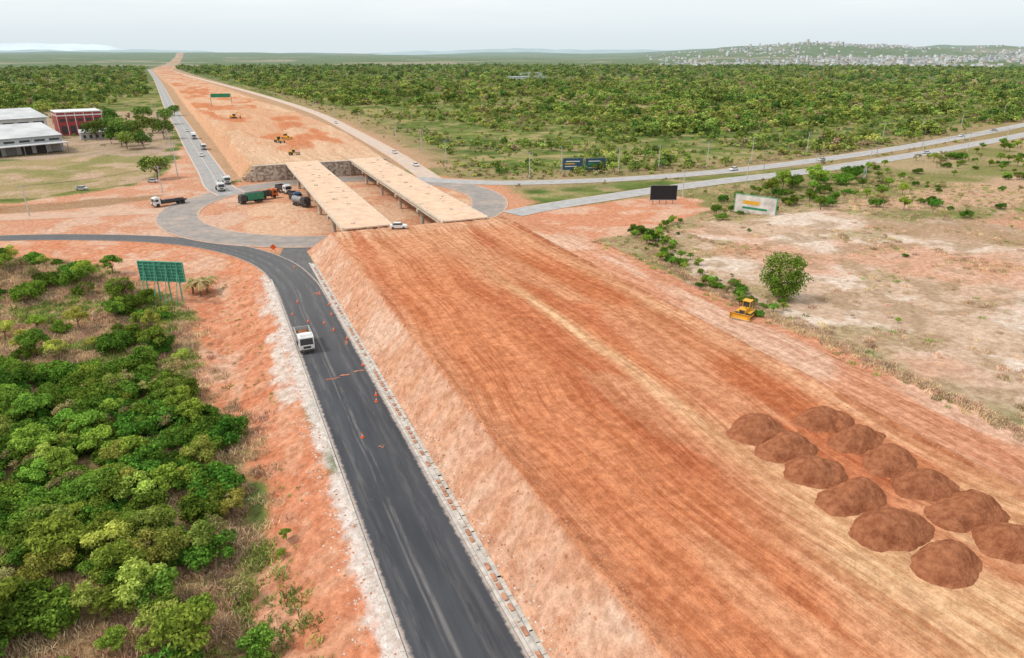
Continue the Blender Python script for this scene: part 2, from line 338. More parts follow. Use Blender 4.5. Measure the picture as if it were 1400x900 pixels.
class MB:
    def __init__(s): s.v=[];s.f=[];s.m=[]
    def add(s,vs,fs,mi):
        b=len(s.v);s.v+=[tuple(v) for v in vs];s.f+=[tuple(b+i for i in f) for f in fs];s.m+=[mi]*len(fs)
    def box(s,c,d,mi=0,rz=0,tx=1,ty=1,M=None):
        x,y,z=d[0]/2,d[1]/2,d[2]/2
        vs=[(-x,-y,-z),(x,-y,-z),(x,y,-z),(-x,y,-z),(-x*tx,-y*ty,z),(x*tx,-y*ty,z),(x*tx,y*ty,z),(-x*tx,y*ty,z)]
        R=Matrix.Rotation(rz,4,'Z') if M is None else M
        vs=[Vector(c)+R@Vector(v) for v in vs]
        s.add(vs,[(0,3,2,1),(4,5,6,7),(0,1,5,4),(1,2,6,5),(2,3,7,6),(3,0,4,7)],mi)
    def cyl(s,p0,p1,r0,r1=None,n=8,mi=0,cap=True):
        r1=r0 if r1 is None else r1;p0=Vector(p0);p1=Vector(p1);d=(p1-p0).normalized()
        u=d.orthogonal().normalized();w=d.cross(u);vs=[]
        for p,r in((p0,r0),(p1,r1)):
            for k in range(n):
                a=2*math.pi*k/n;vs.append(p+u*math.cos(a)*r+w*math.sin(a)*r)
        fs=[(k,(k+1)%n,n+(k+1)%n,n+k) for k in range(n)]
        if cap: fs+=[tuple(range(n))[::-1],tuple(range(n,2*n))]
        s.add(vs,fs,mi)
    def prism(s,prof,x0,x1,mi=0):
        n=len(prof);vs=[(x0,y,z) for y,z in prof]+[(x1,y,z) for y,z in prof]
        s.add(vs,[(k,(k+1)%n,n+(k+1)%n,n+k) for k in range(n)]+[tuple(range(n))[::-1],tuple(range(n,2*n))],mi)
    def build(s,name,mats,loc=(0,0,0),rz=0,bevel=0,scale=1,parent=None,rot=None):
        me=bpy.data.meshes.new(name);me.from_pydata(s.v,[],s.f);me.polygons.foreach_set('material_index',s.m)
        for m in mats: me.materials.append(m)
        me.update();o=link(bpy.data.objects.new(name,me));o.location=loc;o.rotation_euler=rot or (0,0,rz);o.scale=(scale,)*3
        if bevel:
            b=o.modifiers.new('b','BEVEL');b.width=bevel;b.segments=2;b.limit_method='ANGLE'
        if parent:o.parent=parent
        return o
def hz(x,y): return float(H(np.array([x]),np.array([y]))[0])
brick=mat('drain_brick',(.42,.20,.12),.9,0,.3,2)
k2=MB();k2.box((18.78,71,-.0),(.62,182,.14),0)
y=-20
while y<162:
    L=3.0+random.random()*.6;k2.box((18.25,y+L/2,.06),(.34,L-.05,.2),0);y+=L
y=-20
while y<160:
    L=.9+random.random()*.5
    if random.random()<.8:k2.box((18.82+random.uniform(-.03,.03),y,.12),(.34,L*.8,.14),1 if random.random()<.75 else 0)
    k2.box((19.3,y+.5,.10),(.4,L*1.25,.30),0,rz=random.uniform(-.05,.05));y+=L+.25
k2.build('concrete_drain_channel',[conc,brick])
k=MB();y=-20
while y<150:
    L=2+random.random()*3;k.box((8.72,y+L/2,.03),(.25,L-.06,.16),0);y+=L
k.build('kerb',[conc])
b=MB();ico=[(0,0,1),(0,0,-1),(1,0,0),(-1,0,0),(0,1,0),(0,-1,0)];icf=[(0,2,4),(0,4,3),(0,3,5),(0,5,2),(1,4,2),(1,3,4),(1,5,3),(1,2,5)]
xs=np.concatenate([rng.normal(7.2,1.0,1300),rng.normal(19.9,.5,700),rng.uniform(-4,8,450)]);ys=rng.uniform(28,160,len(xs));zs=H(xs,ys)
for x_,y_,z_ in zip(xs,ys,zs):
    if 8.5<x_<19.4: continue
    s=random.uniform(.05,.18);b.add([(x_+p[0]*s*random.uniform(.6,1.4),y_+p[1]*s*random.uniform(.6,1.4),z_+p[2]*s*.7) for p in ico],icf,0 if random.random()<.7 else 1)
b.build('rubble',[mat('pale_rubble',(.58,.53,.48),.95,0,.25,.6,.2),mat('clay_clod',(.45,.20,.11),.95,0,.25,.6)])
b=MB();xs=np.concatenate([rng.normal(25.2,.8,700),rng.normal(69,1,450),rng.uniform(26,68,600),rng.normal(21,1.3,400)]);ys=rng.uniform(28,160,len(xs));zs=H(xs,ys)
for x_,y_,z_ in zip(xs,ys,zs):
    s=random.uniform(.06,.2);b.add([(x_+p[0]*s*random.uniform(.6,1.4),y_+p[1]*s*random.uniform(.6,1.4),z_+p[2]*s*.6) for p in ico],icf,0)
b.build('soil_clods',[mat('clay_clod',(.45,.20,.11))])
b=MB()
for cx,cy,a_,b_ in((15.6,98,1.9,.6),(14.6,75,.5,.35),(12.6,97,1.1,.3),(16.5,139,1.0,1.0),(11.4,120,.4,.6),(17,110,.5,1.0)):
    for j in range(7):
        n=12;ox=cx+random.gauss(0,a_*.45);oy=cy+random.gauss(0,b_*.5);sa=a_*random.uniform(.12,.45);sb=b_*random.uniform(.15,.5)
        b.add([(ox+sa*math.cos(t)*random.uniform(.5,1.2),oy+sb*math.sin(t)*random.uniform(.5,1.2),.066+.003*j) for t in np.linspace(0,2*math.pi,n,False)],[tuple(range(n))],0)
b.build('spilled_soil',[mat('spilled_clay',(.42,.17,.10),.95,0,.3,2)])
# ------------------------------------------------------------------ overpass
decktop=roadmat('dusty_deck',(.60,.41,.28),(.66,.49,.36),.5,20,0)
gird=mat('girder_concrete',(.62,.53,.42),.85,0,.15,.8,.2)
pierm=mat('pier_concrete',(.50,.42,.34),.85,0,.2,.8,.25)
def bridge(x0,x1,y0,y1):
    b=MB();cx=(x0+x1)/2;w=x1-x0
    b.box((cx,(y0+y1)/2,6.38),(w,y1-y0,.3),2)
    for i in range(5):
        gx=x0+1+(w-2)*i/4
        b.box((gx,(y0+y1)/2,5.55),(.35,y1-y0-.4,1.36),0);b.box((gx,(y0+y1)/2,4.98),(.75,y1-y0-.4,.22),0)
    for sx in(x0+.16,x1-.16):
        b.box((sx,(y0+y1)/2,6.33),(.34,y1-y0+.02,.46),0)
        yy=y0
        while yy<y1-2.2:
            b.box((sx,yy+1.2,6.66),(.22,2.34,.22),0);yy+=2.4
    n=4
    for j in range(n):
        py=y0+(y1-y0)*(j+1)/(n+1)
        b.box((cx,py,4.42),(w-.6,1.5,.88),1)
        for i in range(3): b.cyl((x0+1.8+(w-3.6)*i/2,py,-.3),(x0+1.8+(w-3.6)*i/2,py,4.0),.55,.55,16,1)
    b.box((cx,y0+.9,4.4),(w,1.4,.9),1)
    for j in range(n+2):
        py=y0+(y1-y0)*j/(n+1);py=min(max(py,y0+.3),y1-.3)
        b.box((cx,py,6.535),(w-.8,.22,.02),1)
    for _ in range(22):
        b.box((cx+random.uniform(-w/2+1,w/2-1),random.uniform(y0+5,y1-5),6.6),(random.uniform(.3,1.2),random.uniform(.3,1.4),random.uniform(.15,.5)),0 if random.random()<.6 else 1,rz=random.random()*3)
    b.build('overpass_bridge',[gird,pierm,decktop])
bridge(27.3,39.8,166.5,288);bridge(52.3,64.8,164.5,288)
m,nt,o=newmat('stone_masonry');tc=N(nt,'ShaderNodeTexCoord').outputs['Object'];vo=N(nt,'ShaderNodeTexVoronoi');vo.inputs['Scale'].default_value=1.0;nt.links.new(tc,vo.inputs['Vector'])
c=mixc(nt,mapr(nt,vo.outputs['Distance'],.4,.75),mixc(nt,mapr(nt,noise(nt,tc,.7,4),.3,.7),(.46,.36,.28),(.62,.54,.46)),(.27,.19,.13));bsdf(nt,o,c,.95)
stone=m
w=MB();w.box((41.2,287.1,2.7),(51.4,1.5,6.0),0)
for x in(15.6,27,39.8,52.3,65,67.2): w.box((x,286.8,2.85),(.8,1.7,6.3),1)
w.box((41.2,287.0,5.85),(52.4,1.7,.35),1)
for sx,dx in((12.2,-1),(70,1)):
    for j in range(4): w.box((41.2+dx*(26+j*1.6),286.9+j*.6,2.2-j*.7),(2.0,1.4,5.0-j*1.4),0)
w.build('abutment_stone_wall',[stone,pierm])
# ------------------------------------------------------------------ foliage
def leafmat(name,dk,lt,tr=.25):
    m,nt,o=newmat(name);g=N(nt,'ShaderNodeNewGeometry');oi=N(nt,'ShaderNodeObjectInfo')
    f=mth(nt,'ADD',mth(nt,'MULTIPLY',g.outputs['Random Per Island'],.55),mth(nt,'MULTIPLY',noise(nt,g.outputs['Position'],.6,1,.6),.7))
    c=mixc(nt,mapr(nt,f,.25,.9),dk,lt)
    hs=N(nt,'ShaderNodeHueSaturation');nt.links.new(c,hs.inputs['Color'])
    nt.links.new(mapr(nt,oi.outputs['Random'],0,1,.462,.522,False),hs.inputs['Hue'])
    rr=mth(nt,'FRACT',mth(nt,'MULTIPLY',oi.outputs['Random'],7.31));nt.links.new(mapr(nt,rr,0,1,.6,1.4,False),hs.inputs['Value'])
    c=hs.outputs['Color']
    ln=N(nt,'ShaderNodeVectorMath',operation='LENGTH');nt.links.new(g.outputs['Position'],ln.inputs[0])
    c=mixc(nt,mapr(nt,ln.outputs['Value'],600,4000,0,.30,False),c,(.30,.40,.36))  # far leaves tinted blue-grey: distance haze painted into the leaf colour
    if tr<=0: diffuse(nt,o,c);return m
    d=N(nt,'ShaderNodeBsdfDiffuse');t=N(nt,'ShaderNodeBsdfTranslucent');nt.links.new(c,d.inputs[0]);nt.links.new(c,t.inputs[0])
    mx=N(nt,'ShaderNodeMixShader');mx.inputs[0].default_value=tr;nt.links.new(d.outputs[0],mx.inputs[1]);nt.links.new(t.outputs[0],mx.inputs[2]);nt.links.new(mx.outputs[0],o.inputs[0]);return m
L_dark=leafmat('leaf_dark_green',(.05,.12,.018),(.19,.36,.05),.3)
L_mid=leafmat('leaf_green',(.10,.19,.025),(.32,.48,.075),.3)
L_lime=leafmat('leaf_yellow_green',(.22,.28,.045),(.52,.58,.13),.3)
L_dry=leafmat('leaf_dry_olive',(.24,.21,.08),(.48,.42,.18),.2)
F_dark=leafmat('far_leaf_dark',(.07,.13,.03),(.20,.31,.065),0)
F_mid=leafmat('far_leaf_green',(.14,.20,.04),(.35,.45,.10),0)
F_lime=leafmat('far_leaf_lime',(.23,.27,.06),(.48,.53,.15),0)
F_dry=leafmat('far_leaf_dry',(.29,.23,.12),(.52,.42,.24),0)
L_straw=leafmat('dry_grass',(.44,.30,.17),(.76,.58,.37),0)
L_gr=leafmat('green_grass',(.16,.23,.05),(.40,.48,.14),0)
bark=mat('bark',(.20,.15,.11),.95,0,.3,3)
def tree_mesh(name,seed,h,R,ncl,lpc,leaf,lm,flat=.75,base=.3,trunk=True,sides=6,ball=False):
    g=np.random.default_rng(seed);b=MB();cl=[]
    for i in range(ncl):
        a=g.random()*6.283
        if ball:
            zz=g.uniform(-.92,.9);rr=R*.8*math.sqrt(max(0,1-zz*zz))*g.uniform(.55,1);zz=h*.52+h*.42*zz
        else:
            rr=R*.8*math.sqrt(g.random());zz=h*base+(h*(1-base))*(1-.55*(rr/R)**2)*g.uniform(.35,.92)
        cl.append((rr*math.cos(a),rr*math.sin(a),zz,R*g.uniform(.18,.40)))
    if trunk:
        lean=g.normal(0,.06*h,2);tp=(lean[0],lean[1],h*base*1.15)
        b.cyl((0,0,-.3),tp,h*.028+.04,h*.018+.02,sides,0,False)
        for i,c0 in enumerate(cl):
            if i%2==0 or ncl<9:
                mid=((tp[0]+c0[0])*.5+g.normal(0,.1),(tp[1]+c0[1])*.5,tp[2]+(c0[2]-tp[2])*.6)
                b.cyl(tp,mid,h*.012+.02,h*.008+.012,4,0,False);b.cyl(mid,c0[:3],h*.008+.012,.012,4,0,False)
    nb=len(b.v);pts=[];nr=[]
    for cx,cy,cz,cr in cl:
        k=int(lpc*(cr/(R*.3))**1.6)
        d=g.normal(size=(k,3));d/=np.linalg.norm(d,axis=1)[:,None];d[:,2]=np.where((d[:,2]<-.2)&(g.random(k)<.6),-d[:,2],d[:,2])
        rad=cr*(.45+.75*g.random(k)**.7)
        pts.append(np.array([cx,cy,cz])+d*rad[:,None]*np.array([1,1,flat]));nr.append(d)
    P=np.vstack(pts);D=np.vstack(nr)*.7+g.normal(size=(len(P),3))*.55+np.array([0,0,.3]);D/=np.linalg.norm(D,axis=1)[:,None]
    P[:,2]=np.maximum(P[:,2],.05)
    U=np.cross(D,g.normal(size=D.shape));U/=np.linalg.norm(U,axis=1)[:,None];W=np.cross(D,U)
    s=leaf*g.uniform(.6,1.4,(len(P),1))
    q=np.stack([P-U*s,P+W*s*.6+D*s*.15,P+U*s,P-W*s*.6+D*s*.15],1).reshape(-1,3)
    allv=b.v+[tuple(v) for v in q];n=len(P)
    allf=b.f+[(nb+4*i,nb+4*i+1,nb+4*i+2,nb+4*i+3) for i in range(n)]
    me=bpy.data.meshes.new(name);me.from_pydata(allv,[],allf);me.materials.append(bark);me.materials.append(lm)
    me.polygons.foreach_set('material_index',[0]*len(b.f)+[1]*n);me.update();return me
def tuft_mesh(name,seed,n,h,R,lm,wd=.03):
    g=np.random.default_rng(seed);v=[];f=[]
    for i in range(n):
        a=g.random()*6.283;rr=R*math.sqrt(g.random());x,y=rr*math.cos(a),rr*math.sin(a);hh=h*g.uniform(.5,1.2);b=g.random()*6.283
        lx,ly=g.normal(0,.5*hh,2);dx,dy=math.cos(b)*wd,math.sin(b)*wd
        k0=len(v);v+=[(x-dx,y-dy,-.05),(x+dx,y+dy,-.05),(x+lx*.5+dx*.7,y+ly*.5+dy*.7,hh*.65),(x+lx*.5-dx*.7,y+ly*.5-dy*.7,hh*.65),(x+lx,y+ly,hh)]
        f+=[(k0,k0+1,k0+2,k0+3),(k0+3,k0+2,k0+4)]
    me=bpy.data.meshes.new(name);me.from_pydata(v,[],f);me.materials.append(lm);me.update();return me
def scatter(name,child,mesh,x,y,z,s):
    n=len(x)
    if n==0: return
    a=rng.random(n)*6.283;v=np.zeros((n,4,3))
    for k in range(4):
        aa=a+k*math.pi/2;v[:,k,0]=x+np.cos(aa)*s*.7071;v[:,k,1]=y+np.sin(aa)*s*.7071;v[:,k,2]=z
    me=bpy.data.meshes.new(name);me.from_pydata(v.reshape(-1,3).tolist(),[],np.arange(4*n).reshape(n,4).tolist())
    o=link(bpy.data.objects.new(name,me));o.instance_type='FACES';o.use_instance_faces_scale=True;o.instance_faces_scale=1;o.show_instancer_for_render=False;o.show_instancer_for_viewport=False
    c=link(bpy.data.objects.new(child,mesh));c.parent=o;return o
near_dark=[tree_mesh('shrub_dark%d'%i,10+i,3.6,3.0,16,170,.20,L_dark,.75,.15) for i in range(3)]
near_mid=[tree_mesh('tree_mid%d'%i,20+i,5.2,2.6,16,170,.18,L_mid,.75,.3) for i in range(3)]
near_lime=[tree_mesh('tree_lime%d'%i,30+i,4.6,2.3,14,150,.16,L_lime,.75,.3) for i in range(3)]
near_dry=[tree_mesh('tree_dry%d'%i,40+i,4.4,2.2,11,80,.14,L_dry,.75,.3) for i in range(2)]
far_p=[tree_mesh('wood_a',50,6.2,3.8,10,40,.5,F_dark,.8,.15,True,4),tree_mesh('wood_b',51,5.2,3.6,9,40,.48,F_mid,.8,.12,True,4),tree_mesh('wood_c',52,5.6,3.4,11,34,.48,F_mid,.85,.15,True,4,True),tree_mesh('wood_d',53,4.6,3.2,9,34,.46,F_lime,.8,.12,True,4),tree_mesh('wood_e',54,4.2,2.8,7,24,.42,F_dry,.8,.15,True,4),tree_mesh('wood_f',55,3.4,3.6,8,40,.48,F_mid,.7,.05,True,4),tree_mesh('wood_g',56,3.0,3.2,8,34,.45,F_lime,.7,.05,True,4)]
tuft=tuft_mesh('dry_tuft',1,50,.6,.95,L_straw,.05);tuftg=tuft_mesh('green_tuft',2,45,.5,.85,L_gr,.055)
def pick(x,y,z,s,name,child,protos,wts):
    c=rng.choice(len(protos),len(x),p=np.array(wts)/sum(wts))
    for k,p in enumerate(protos):
        m=c==k;scatter(name,child,p,x[m],y[m],z[m],s[m])
def edge(y): return np.interp(y,[0,46,68,90,104,135,150,163,180,205],[-2,-.5,-2,-.5,-6,-9,-11,-18,-30,-55])
n=3000;x=rng.uniform(-85,2,n);y=rng.uniform(24,200,n);ok=(x<edge(y)-1.8)
x=x[ok];y=y[ok];nz=fbm(x,y,14,3,91)
pr=.74*((y>72)&(y<122))*(x>-78)*ss(.26,.35,nz)+.17*(y>=122)*(nz>.47)+.16*(y<=72)*(nz>.45)
dk=rng.random(len(x))<pr
xx,yy=x[dk],y[dk]
wl=rng.random(len(xx))<.72
pick(xx[wl],yy[wl],H(xx[wl],yy[wl])-.2,rng.uniform(.45,1.1,wl.sum()),'thicket','shrub',near_dark,[1,1,1])
pick(xx[~wl],yy[~wl],H(xx[~wl],yy[~wl])-.2,rng.uniform(.5,1.0,(~wl).sum()),'thicket','shrub',near_mid+near_lime+near_dry,[3,3,3,1.2,1.2,1.2,.8,.8])
sel=(~dk)&(x<edge(y)-3-5*ss(90,60,y))&(rng.random(len(x))<np.where(y<80,.55,.14)*(nz>.37))
xx,yy=x[sel],y[sel];pick(xx,yy,H(xx,yy)-.1,rng.uniform(.4,1.05,len(xx)),'thicket','shrub',near_mid+near_lime+near_dry,[1.3,1.3,1.3,2,2,2,.9,.9])
n=13000;x=rng.uniform(-80,3,n);y=rng.uniform(24,190,n);ok=(x<edge(y)+1.5+1.5*rng.normal(size=n))&~((y>80)&(y<116)&(x<-14));x=x[ok];y=y[ok];g=fbm(x,y,12,3,93)<.42
scatter('dry_grass','grass_tuft',tuft,x[~g],y[~g],H(x[~g],y[~g]),rng.uniform(.5,1.3,(~g).sum()))
scatter('wild_grass','grass_tuft',tuftg,x[g],y[g],H(x[g],y[g]),rng.uniform(.6,1.4,g.sum()))
x=rng.uniform(-4,4,120);y=rng.uniform(30,160,120);scatter('weeds','grass_tuft',tuftg,x,y,H(x,y),rng.uniform(.2,.5,120))
def tree(meshes,x,y,s,name='tree'):
    o=link(bpy.data.objects.new(name,random.choice(meshes)));o.location=(x,y,hz(x,y)-.1);o.scale=(s,s,s*random.uniform(.9,1.1));o.rotation_euler=(0,0,random.random()*6.28);return o
for x,y,s,k in[(-5,44,1.05,1),(-8,52,1.1,0),(-12,60,1.1,1),(-3.8,58,.8,2),(-17,50,1.1,1),(-15,68,1.1,1),(-7,66,.9,1),(-24,62,1.3,0),(-12,42,.9,1),(-22,74,1.2,1),(-30,70,1.2,1),(-14,78,1.0,1),(-4.5,74,.8,2),(-20,42,.9,0),(-27,54,1.1,1),(-2.6,50,.7,0),(-35,82,1.2,1),(-6.5,84,.9,1),(-16,88,.9,1),(-26,94,1,0)]:
    tree([near_mid,near_lime,near_dry][k],x,y,s)
tree(near_mid,1.5,64,.28,'bush');tree(near_mid,.8,62,.22,'bush')
tree(near_mid,-24,173,.95)
big=[tree_mesh('round_tree',60,8.6,4.3,44,130,.2,L_dark,.85,.12,True,8,True)]
tree(big,96,92,1.0)
bigd=[tree_mesh('dark_tree',61+i,9,5.4,24,90,.36,F_dark,.8,.22) for i in range(2)]
for x,y,s in[(-20,308,1.05),(-22,462,1.2),(-38,414,1.1),(-42,430,1.3),(-48,446,1.2),(-36,450,1.2),(-44,472,1.3),(-52,500,1.3),(-30,500,1.1),(-30,415,.9),(-24,560,1.2),(-60,560,1.2),(-40,600,1.3),(-20,640,1.1),(-58,470,1.2),(-34,435,1.1)]: tree(bigd if random.random()<.8 else near_mid,x,y,s)
def okd(x,y,mn=2): return roadd(x,y)>mn
HYE=([80,150,230,400],[200,206,216,254])
n=1100;x=rng.uniform(92,420,n);y=rng.uniform(60,262,n)
nz=fbm(x,y,26,3,95);sand=sdp(x,y,SAND)>0;orr=sdp(x,y,ORR)>-3
ok=okd(x,y,4)&(~orr)&((~sand)&(nz>.40)|(sand&(rng.random(n)<.08)))&(y<np.interp(x,*HYE))
x=x[ok];y=y[ok];sd=sand[ok];pick(x,y,H(x,y)-.1,rng.uniform(.3,.85,len(x))*np.where(sd,.4,1),'scrub','shrub',near_dark+near_mid+near_dry,[1,1,1,1,1,1,1.5,1.5])
n=7500;x=rng.uniform(84,260,n);y=rng.uniform(40,215,n)
sand=sdp(x,y,SAND)>0;orr=sdp(x,y,ORR)>-2
ok=(okd(x,y,1)&~orr&(y<np.interp(x,*HYE)))&(((~sand)&(rng.random(n)<.9))|(sand&((fbm(x,y,14,5,77)>.575)|(rng.random(n)<.06))))
x=x[ok];y=y[ok];h=rng.random(len(x))<np.where(sand[ok],.88,.65)
scatter('dry_grass','grass_tuft',tuft,x[h],y[h],H(x[h],y[h]),rng.uniform(.3,1.0,h.sum()));scatter('wild_grass','grass_tuft',tuftg,x[~h],y[~h],H(x[~h],y[~h]),rng.uniform(.3,.9,(~h).sum()))
y=rng.uniform(28,150,1000);x=np.interp(y,[30,60,98,122,142,160],[86.5,87,87.5,90,98,118])+rng.normal(0,.8,1000)
scatter('dry_grass','grass_tuft',tuft,x,y,H(x,y),rng.uniform(.4,.9,1000))
y=rng.uniform(85,158,110);x=np.interp(y,[85,98,122,142,160],[89,90,94,101,122])+rng.normal(0,2.4,110)
pick(x,y,H(x,y)-.1,rng.uniform(.15,.45,110),'scrub','shrub',near_dark+near_mid+near_dry,[1,1,1,1,1,1,1,1])
for xx,yy,s in[(190,190,1.3),(198,193,1.1),(206,190,1.4),(214,196,1.1),(182,186,1.0),(222,192,1.2),(176,178,.9),(236,200,1.2),(200,180,.9)]: tree(near_dark+near_mid,xx,yy,s*1.1,'shrub')
def band(r0,r1,n,h0=-14,h1=62):
    r=np.sqrt(rng.uniform(r0*r0,r1*r1,n));a=np.radians(rng.uniform(h0,h1,n));return r*np.sin(a),r*np.cos(a)
FX=[];FY=[];FS=[]
yR=[p[1] for p in R_farR];xR=[p[0] for p in R_farR];yL=[p[1] for p in R_farL];xL=[p[0] for p in R_farL]
for r0,r1,n,s0,s1 in((235,650,13500,.3,1.15),(650,1300,14500,.45,1.4),(1300,3200,17000,.8,2.0)):
    x,y=band(r0,r1,n);n2=fbm(x,y,38,4,98)
    xr=np.interp(y,yR,xR);xlf=np.interp(y,yL,xL);hy=np.interp(x,[p[0] for p in R_hwA[1:]],[p[1] for p in R_hwA[1:]])
    right=(x>xr+20+12*n2)&(y>hy+12)
    lft=(x<xlf-60)&(y>640+120*(n2-.5))|((x<xlf-18)&(y>1000))
    low=(y<700)&(x<330)&(x+y*.12<290)
    keep=(right&((n2>.47)|(rng.random(n)<.38))&~(low&(rng.random(n)<.4)))|(lft&(rng.random(n)<.95))|((x<xlf-20)&(y>430)&(rng.random(n)<.09))
    s=(s0+(s1-s0)*rng.random(n)**1.6)*np.where(low,.62,1)*(.7+.6*ss(.4,.6,n2));x=x[keep];y=y[keep];s=s[keep]
    FX.append(x);FY.append(y);FS.append(s)
x=np.concatenate(FX);y=np.concatenate(FY);s=np.concatenate(FS)
sp_=fbm(x,y,90,3,99)
A=sp_>.5
pick(x[A],y[A],H(x[A],y[A])-.2,s[A],'woodland','tree',far_p,[1.9,1.8,1.4,.6,.4,1.6,.5])
A=~A;pick(x[A],y[A],H(x[A],y[A])-.2,s[A],'woodland','tree',far_p,[.5,1.1,.9,1.7,1.5,1.1,1.6])
x,y=band(280,1200,2500,0,30);xr=np.interp(y,yR,xR);ok=(x>xr+9)&(x<xr+26)&(roadd(x,y)>4);x=x[ok];y=y[ok]
pick(x,y,H(x,y)-.3,rng.uniform(.2,.5,len(x)),'scrub','shrub',[far_p[4],far_p[3]],[2,1])
x=rng.uniform(92,420,1500);y=rng.uniform(225,310,1500);d_=roadd(x,y);ok=(d_>2.5)&(d_<22)&(y>np.interp(x,[92,150,230,420],[240,222,228,262]));x=x[ok];y=y[ok]
pick(x,y,H(x,y)-.2,rng.uniform(.12,.42,len(x)),'scrub','shrub',[far_p[4],far_p[3],far_p[5]],[3,1,1])
# ------------------------------------------------------------------ dirt piles
m,nt,o=newmat('dark_dirt');tc=N(nt,'ShaderNodeTexCoord').outputs['Object'];f=noise(nt,tc,1.3,6,.7);f2=noise(nt,tc,5,4,.75)
c=mixc(nt,mapr(nt,f,.3,.7),(.25,.085,.042),(.46,.19,.095));diffuse(nt,o,c,bump(nt,f2,.9,.22));pile_m=m
for i,(px,py) in enumerate([(53,51.5),(53,47),(52.6,42.3),(52.3,37.5),(52,32.6),(51.8,27.6),(61.8,50),(61.6,45.2),(61.2,40.6),(60.8,36.1),(60.4,31.6),(60,27.2)]):
    n=66;R=4.8;a=np.linspace(-R,R,n);U,V=np.meshgrid(a,a)
    ox=.9*math.sin(i*2.7);ex=.80+.09*math.sin(i*2.1);ey=.54+.06*math.cos(i*3.3)
    ang=fbm(U+9*i,V-5*i,2.4,4,200+i)-.5;ang2=fbm(U-9*i,V+5*i,1.6,4,500+i)-.5
    d=np.hypot(U/ex,V/ey)/R+ang*.55
    hh=np.clip(1-d,0,1)
    d2=np.hypot((U-ox*1.6)/ex,(V-.3)/ey)/R*1.45+ang2*.5;h2=np.clip(1-d2,0,1)
    zz=2.7*(hh*.60+h2*.50);zz=2.3*(1-np.exp(-zz*.75))
    zz=zz+(fbm(U,V,.8,4,400+i)-.5)*.42*ss(0.0,.2,hh)
    base=H(px+U,py+V)-.12
    vs=np.stack([U.ravel(),V.ravel(),(base+zz-6).ravel()],1)
    fs=[(r*n+c_,r*n+c_+1,(r+1)*n+c_+1,(r+1)*n+c_) for r in range(n-1) for c_ in range(n-1)]
    me=bpy.data.meshes.new('dirt_pile');me.from_pydata(vs.tolist(),[],fs);me.materials.append(pile_m)
    me.polygons.foreach_set('use_smooth',[True]*len(fs));ob=link(bpy.data.objects.new('dirt_pile',me));ob.location=(px,py,6)
# ------------------------------------------------------------------ vehicles
white=mat('white_paint',(.72,.72,.70),.4,0,.08,1,.12);glass=mat('dark_glass',(.03,.035,.04),.15,0,.1,1,0,.6);tyre=mat('rubber',(.03,.028,.026),.9,0,.2,3,.25)
steel=mat('steel_grey',(.25,.25,.25),.6,.3,.2,2,.2);yel=mat('yellow_paint',(.70,.36,.03),.5,0,.12,1,.15);red=mat('red_paint',(.45,.03,.02),.5,0,.15,1,.1)
darkm=mat('dark_metal',(.06,.06,.06),.7,.2,.2,2,.2);greenm=mat('green_paint',(.03,.20,.11),.6,0,.15,1,.15);orange=mat('safety_orange',(.85,.12,.02),.6,0,.05,1,0)
lamp=mat('lamp_lens',(.6,.55,.4),.3,0,.05,1,0);silver=mat('silver',(.5,.5,.5),.35,.3)
def wheel(b,x,y,r=.5,w=.3,mi=2):
    b.cyl((x-w/2,y,r),(x+w/2,y,r),r,r,14,mi);b.cyl((x-w/2-.02,y,r),(x+w/2+.02,y,r),r*.45,r*.45,8,3)
